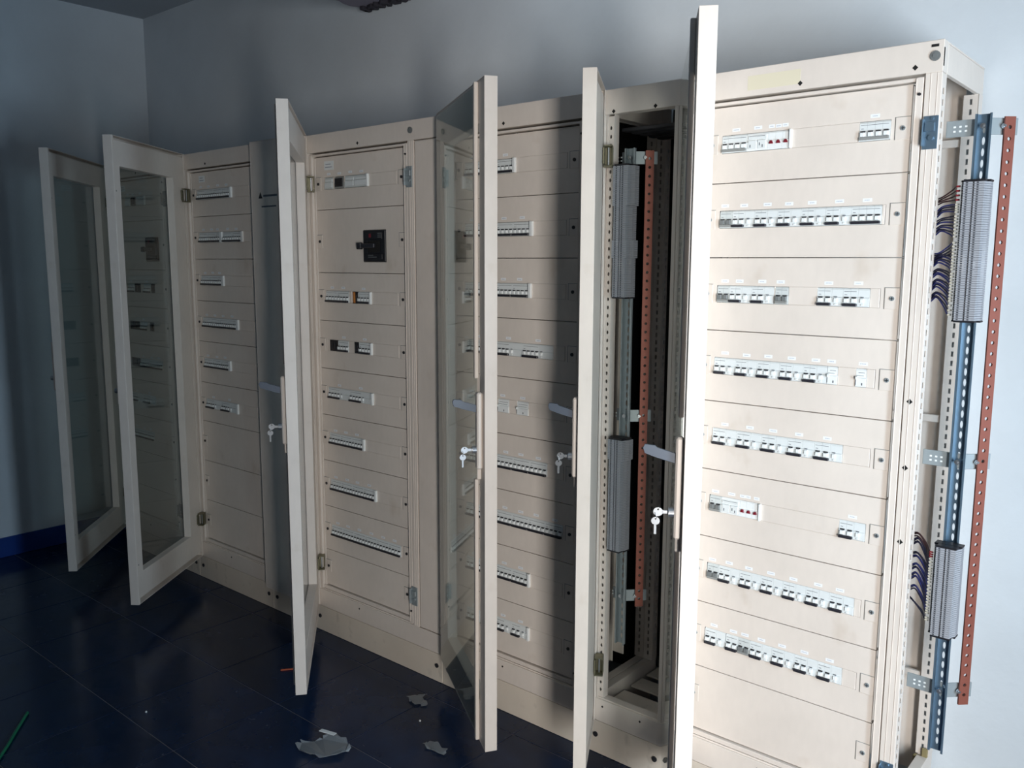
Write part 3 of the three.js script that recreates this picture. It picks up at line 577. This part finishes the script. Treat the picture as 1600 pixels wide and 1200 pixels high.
/* ------------------------------------------------------------------ terminal strips, rails, copper bars and wires */
function sideGear(bx, unit, start, zinc, terms) {                                  // bx: cabinet side that carries the brackets
  for (const [y, w] of [[1.885, 'upper'], [1.114, 'middle'], [0.538, 'lower']]) {
    const g = [box(start, bx + 0.092, y - 0.0185, y + 0.0185, -0.0535, -0.0505, 0.0006)];
    const e = box(0, 0.068, -0.0185, 0.0185, -0.003, 0, 0.0006); e.rotateY(Math.PI / 4); e.translate(bx + 0.091, y, -0.0506); g.push(uvBox(e));
    const o = thing('mounting_bracket', `${w} galvanized angled bracket holding rail and copper bar at ${unit}`, 'bracket', [bx, y, -0.052]);
    for (const q of g) q.translate(-bx, -y, 0.052);
    mesh('plate', g, M.zincDull, o);
    mesh('bolt_head', [bolt(0.0815, 0, 0.0135, 0.006)], M.steel, o); mesh('bolt_head', (() => { const b = bolt(0, 0, 0.0005, 0.006); b.rotateY(Math.PI / 4); b.translate(0.1165, 0, -0.016); return uvBox(b); })(), M.steel, o);
    mesh('punched_dots', [0.02, 0.032, 0.044].flatMap((x) => [-0.006, 0.004].map((yy) => box(x - 0.0025, x + 0.0025, yy - 0.002, yy + 0.002, 0.001, 0.0019, 0))), M.white, o);
  }
  // top-hat rail
  const y0 = 0.378, y1 = 1.912, o = thing('mounting_rail', `slotted galvanized top-hat rail standing upright at ${unit}`, 'rail', [bx + 0.082, y0, -0.05]);
  const web = slotStrip(0.027, 0, y1 - y0, 0.025, 0.0062, 0.018, 0.0012, true); web.translate(0, 0, 0.0014);
  mesh('web', web, zinc, o);
  for (const s of [-1, 1]) mesh('flange', [box(s * 0.0123, s * 0.0135, 0, y1 - y0, 0.0014, 0.0150, 0.0003), box(s * 0.0123, s * 0.0175, 0, y1 - y0, 0.0138, 0.0150, 0.0003)], zinc, o);
  // copper bar, punched, turned 45 degrees
  const cy0 = 0.505, cy1 = 1.905, cb = thing('copper_busbar', `flat punched copper bar bolted to the brackets at ${unit}`, 'busbar', [bx + 0.129, cy0, -0.072]);
  const bar = slotStrip(0.025, 0, cy1 - cy0, 0.0255, 0.0085, 0.0085, 0.005, true);
  mesh('bar', bar, M.copper, cb); cb.rotation.y = Math.PI / 4;
  // terminal strips
  terms.forEach(([label, ya, yb, wide]) => {
    const t = thing('terminal_block', label, 'terminal block', [bx + 0.0835, ya, -0.036]);
    const n = Math.round((yb - ya) / 0.0052), p = (yb - ya) / n, list = [];
    const prof = (k) => poly([[-0.030 * k, 0.004], [-0.0305 * k, 0.026], [-0.021 * k, 0.036], [-0.021 * k, 0.05], [-0.003, 0.05], [-0.003, 0.046], [0.001, 0.046], [0.001, 0.05], [0.021 * k, 0.05], [0.024 * k, 0.036], [0.029 * k, 0.026], [0.029 * k, 0.004]]);
    for (let i = 0; i < n; i++) {
      const yy = i * p, k = wide && wide.some(([a, b]) => ya + yy >= a && ya + yy <= b) ? 1.22 : 1;
      const g = extr(prof(k), p * 0.86); g.rotateX(-Math.PI / 2); g.scale(1, 1, -1);                 // profile in x and z, stacked along y
      const q = g.attributes.position.array; for (let v = 0; v < q.length; v += 9) for (let c = 0; c < 3; c++) { const s = q[v + 3 + c]; q[v + 3 + c] = q[v + 6 + c]; q[v + 6 + c] = s; }
      g.computeVertexNormals(); g.translate(0, yy, 0); list.push(uvBox(g));
    }
    const st = mesh('terminals', list, M.terminal, t); st.userData.kind = 'stuff';
    const dots = []; for (let i = 0; i < n; i++) for (const [x, z] of [[-0.014, 0.05], [-0.001, 0.046], [0.008, 0.05], [-0.025, 0.032]]) dots.push(box(x - (x === -0.001 ? 0.0026 : 0.002), x + (x === -0.001 ? 0.0026 : 0.002), i * p + 0.0008, i * p + 0.0038, z - 0.001, z + 0.0006, 0));
    const h = mesh('terminal_holes', dots, M.terminalDark, t); h.userData.kind = 'stuff';
    for (const [y, s] of [[-0.0045, 0.0045], [yb - ya, 0.005]]) mesh('end_plate', [box(-0.031, 0.030, y, y + s - 0.0004, 0.003, 0.03), box(-0.0215, 0.0235, y, y + s - 0.0004, 0.03, 0.0515)], M.black, t);
  });
}
sideGear(0, 'the open right end', 0.002, M.zinc, [
  ['long grey terminal strip with many wires, the upper one at the right end', 1.451, 1.760],
  ['short grey terminal strip with wires, the lower one at the right end', 0.697, 0.915]]);
sideGear(-0.932, 'the dark duct', -0.886, M.zincDull, [
  ['long grey terminal strip, the upper one inside the dark open duct', 1.478, 1.858, [[1.74, 1.9], [1.59, 1.64]]],
  ['grey terminal strip with wide top, the lower one inside the dark open duct', 0.70, 1.048, [[0.985, 1.1]]]]);
{
  const wire = (yt, ye, k, kind, sag, where, b) => {
    const ink = kind === 'brown' ? M.wireBrown : kind === 'navy' ? M.wireNavy : M.wireBlue;
    const xe = -0.008, ze = -0.056 - 0.004 * (k % 2), zt = -0.009;
    const g = tube([[xe - 0.03, ye, ze - 0.03], [xe, ye, ze], [xe + 0.016, ye + sag, ze + 0.014], [0.031, (ye + yt * 2) / 3 + sag * 0.5, -0.03], [0.0445, yt, zt], [0.0515, yt, zt + 0.001]], 0.0019, 22, 6);
    const m = mesh('wire', g, ink);
    const colour = kind === 'brown' ? 'dark brown' : kind === 'navy' ? 'near-black' : 'dark blue';
    tag(m, `thin ${colour} wire, ${ORD[k]} in ${ORD[b]} bundle from top of ${where} terminal strip`, 'wire', `wires to the ${where} terminal strip`);
    const f = cyl(0.0022, 0.008, 8, 'x'); f.translate(0.0475, yt, zt + 0.0006); mesh('ferrule', f, kind === 'brown' ? M.ferruleRed : M.ferrule, m);
  };
  const bunch = (list, where) => list.forEach(([ya, yb, yexit, n, kind, sag], b) => { for (let i = 0; i < n; i++) { const f = n > 1 ? i / (n - 1) : 0.5; wire(ya + (yb - ya) * f, yexit + (0.5 - f) * (n - 1) * 0.0044, i, kind === 'mix' ? (rnd() < 0.45 ? 'navy' : 'blue') : kind, sag + (i % 2) * 0.001, where, b); } });
  bunch([[1.752, 1.722, 1.722, 4, 'brown', 0.004], [1.712, 1.695, 1.693, 4, 'mix', 0.010], [1.686, 1.672, 1.672, 3, 'mix', 0.006], [1.664, 1.640, 1.652, 4, 'mix', 0.008], [1.626, 1.602, 1.595, 4, 'mix', 0.002], [1.594, 1.566, 1.580, 5, 'mix', 0.010], [1.556, 1.535, 1.552, 4, 'mix', 0.008], [1.528, 1.500, 1.524, 5, 'mix', 0.010], [1.494, 1.462, 1.496, 4, 'mix', 0.010]], 'upper');
  bunch([[0.893, 0.882, 0.915, 3, 'brown', 0.004], [0.876, 0.852, 0.895, 4, 'mix', 0.010], [0.846, 0.826, 0.862, 4, 'mix', 0.006], [0.818, 0.79, 0.83, 4, 'mix', 0.010], [0.782, 0.76, 0.805, 4, 'mix', 0.012], [0.752, 0.74, 0.776, 3, 'mix', 0.010], [0.728, 0.722, 0.752, 2, 'mix', -0.006]], 'lower');
}

/* ------------------------------------------------------------------ small things */
{
  // crumpled scraps on the floor
  const scrap = (cx, cz, pts, mat, label, cat, lift = 0.01) => {
    const rag = []; pts.forEach((p, i) => { const q = pts[(i + 1) % pts.length]; for (let k = 0; k < 4; k++) { const f = k / 4, j = k ? 0.007 : 0; rag.push([p[0] + (q[0] - p[0]) * f + rr(-j, j), p[1] + (q[1] - p[1]) * f + rr(-j, j)]); } });
    const sh = poly(rag), g0 = new THREE.ExtrudeGeometry(sh, { depth: 0.0012, bevelEnabled: false, steps: 1 }); g0.rotateX(-Math.PI / 2);
    let g = g0.index ? g0.toNonIndexed() : g0; const p = g.attributes.position;
    for (let i = 0; i < p.count; i++) p.setY(i, p.getY(i) + 0.0012 + lift * Math.abs(Math.sin(p.getX(i) * 61 + p.getZ(i) * 47)));
    g.computeVertexNormals(); g = uvBox(g);
    const o = thing('plastic_scrap', label, cat, [cx, 0, cz]); mesh('sheet', g, mat, o); return o;
  };
  const a = scrap(-1.60, 0.56, [[-0.07, -0.06], [-0.02, -0.07], [0.05, -0.055], [0.085, 0.0], [0.08, 0.05], [0.03, 0.07], [-0.03, 0.055], [-0.045, 0.02], [-0.085, -0.03]], M.plastic, 'crumpled clear plastic bag with a white tag on the dark floor', 'plastic scrap', 0.016);
  const wt = box(-0.03, 0.03, 0, 0.002, -0.009, 0.009); wt.rotateY(0.3); wt.rotateX(-0.1); wt.translate(-0.035, 0.022, -0.045); mesh('white_tag', uvBox(wt), M.white, a);
  scrap(-1.585, 0.145, [[-0.045, -0.02], [0.0, -0.035], [0.05, -0.012], [0.012, 0.012], [-0.01, 0.05], [-0.02, 0.01]], M.plastic, 'small torn clear plastic piece near the plinth on the floor', 'plastic scrap');
  scrap(-1.315, 0.325, [[-0.05, -0.012], [0.0, -0.02], [0.05, -0.014], [0.04, 0.014], [0.0, 0.018], [-0.045, 0.016]], M.plastic, 'small clear plastic strip on the floor left of the middle door', 'plastic scrap');
  const o = thing('wire_offcut', 'tiny orange offcut lying on the dark floor beside the door edge', 'offcut', [-2.15, 0, 0.316]);
  mesh('strip', box(-0.024, 0.024, 0.0008, 0.005, -0.004, 0.004).rotateY(0.9), M.rust, o);
  const gs = thing('plastic_strip', 'thin green strip lying on the floor in the lower left corner', 'strip', [-2.40, 0, 1.225]);
  mesh('strip', tube([[-0.16, 0.006, -0.118], [-0.06, 0.006, -0.045], [0.02, 0.006, 0.012], [0.1, 0.006, 0.075]], 0.0055, 12, 6), M.green, gs);
  const crumb = (x, z, l) => { const c = thing('crumb', l, 'debris', [x, 0, z]); mesh('chip', flat(new THREE.IcosahedronGeometry(0.004, 0)).translate(0, 0.0032, 0), M.white, c); };
  crumb(-2.255, 0.83, 'tiny white crumb on the dark floor at lower left'); crumb(-1.48, 0.24, 'tiny white crumb on the dark floor before the middle cabinet');
  // ragged insulation slab under the ceiling, only its corner in view
  const pts = [[-2.44, 0.4]]; const zc = 0.395;
  pts.length = 0; for (let i = 0; i <= 26; i++) pts.push([-2.43 + i * 0.04, zc + rr(-0.012, 0.004)]);
  for (let i = 0; i <= 16; i++) pts.push([-1.39 + rr(-0.02, 0.01), zc - i * 0.04]);
  for (let i = 0; i <= 26; i++) pts.push([-1.39 - i * 0.04, -0.26 + rr(-0.01, 0.01)]);
  for (let i = 0; i <= 16; i++) pts.push([-2.43 + rr(-0.02, 0.012), -0.25 + i * 0.04]);
  const g = extr(poly(pts), 0.05); g.rotateX(-Math.PI / 2); g.translate(0, 2.655, 0);
  const f = thing('insulation_board', 'ragged grey insulation board fixed high on the back wall', 'board', [0, 0, 0]);
  mesh('slab', uvBox(g), M.foam, f);
  mesh('hanger', [box(-2.3, -2.28, 2.705, HC, 0.1, 0.12), box(-1.5, -1.48, 2.705, HC, 0.1, 0.12)], M.foamDark, f);
  mesh('torn_edge', Array.from({ length: 18 }, (_, i) => { const b = box(-0.02, 0.02, -0.012, 0.01, -0.012, 0.012, 0.004); b.rotateY(rnd() * 3); b.translate(-2.41 + (i % 9) * 0.045, 2.652, (i < 9 ? -0.385 : -0.36) + rr(0, 0.012)); return uvBox(b); }), M.foamDark, f);
  const gb = thing('clamp', 'small olive clamp at the foot of the rear post, right end', 'clamp', [-0.02, 0.13, -0.342]);
  mesh('jaw', [box(-0.02, 0.016, 0, 0.06, 0.001, 0.014, 0.004), box(0.002, 0.018, 0.05, 0.085, 0.003, 0.011, 0.003)], M.glue, gb);
}

/* ------------------------------------------------------------------ hand over */
const renderer = new THREE.WebGLRenderer({ antialias: true });
renderer.toneMapping = THREE.LinearToneMapping;
renderer.toneMappingExposure = EXPOSURE;
renderer.shadowMap.enabled = true;
renderer.render(scene, camera);
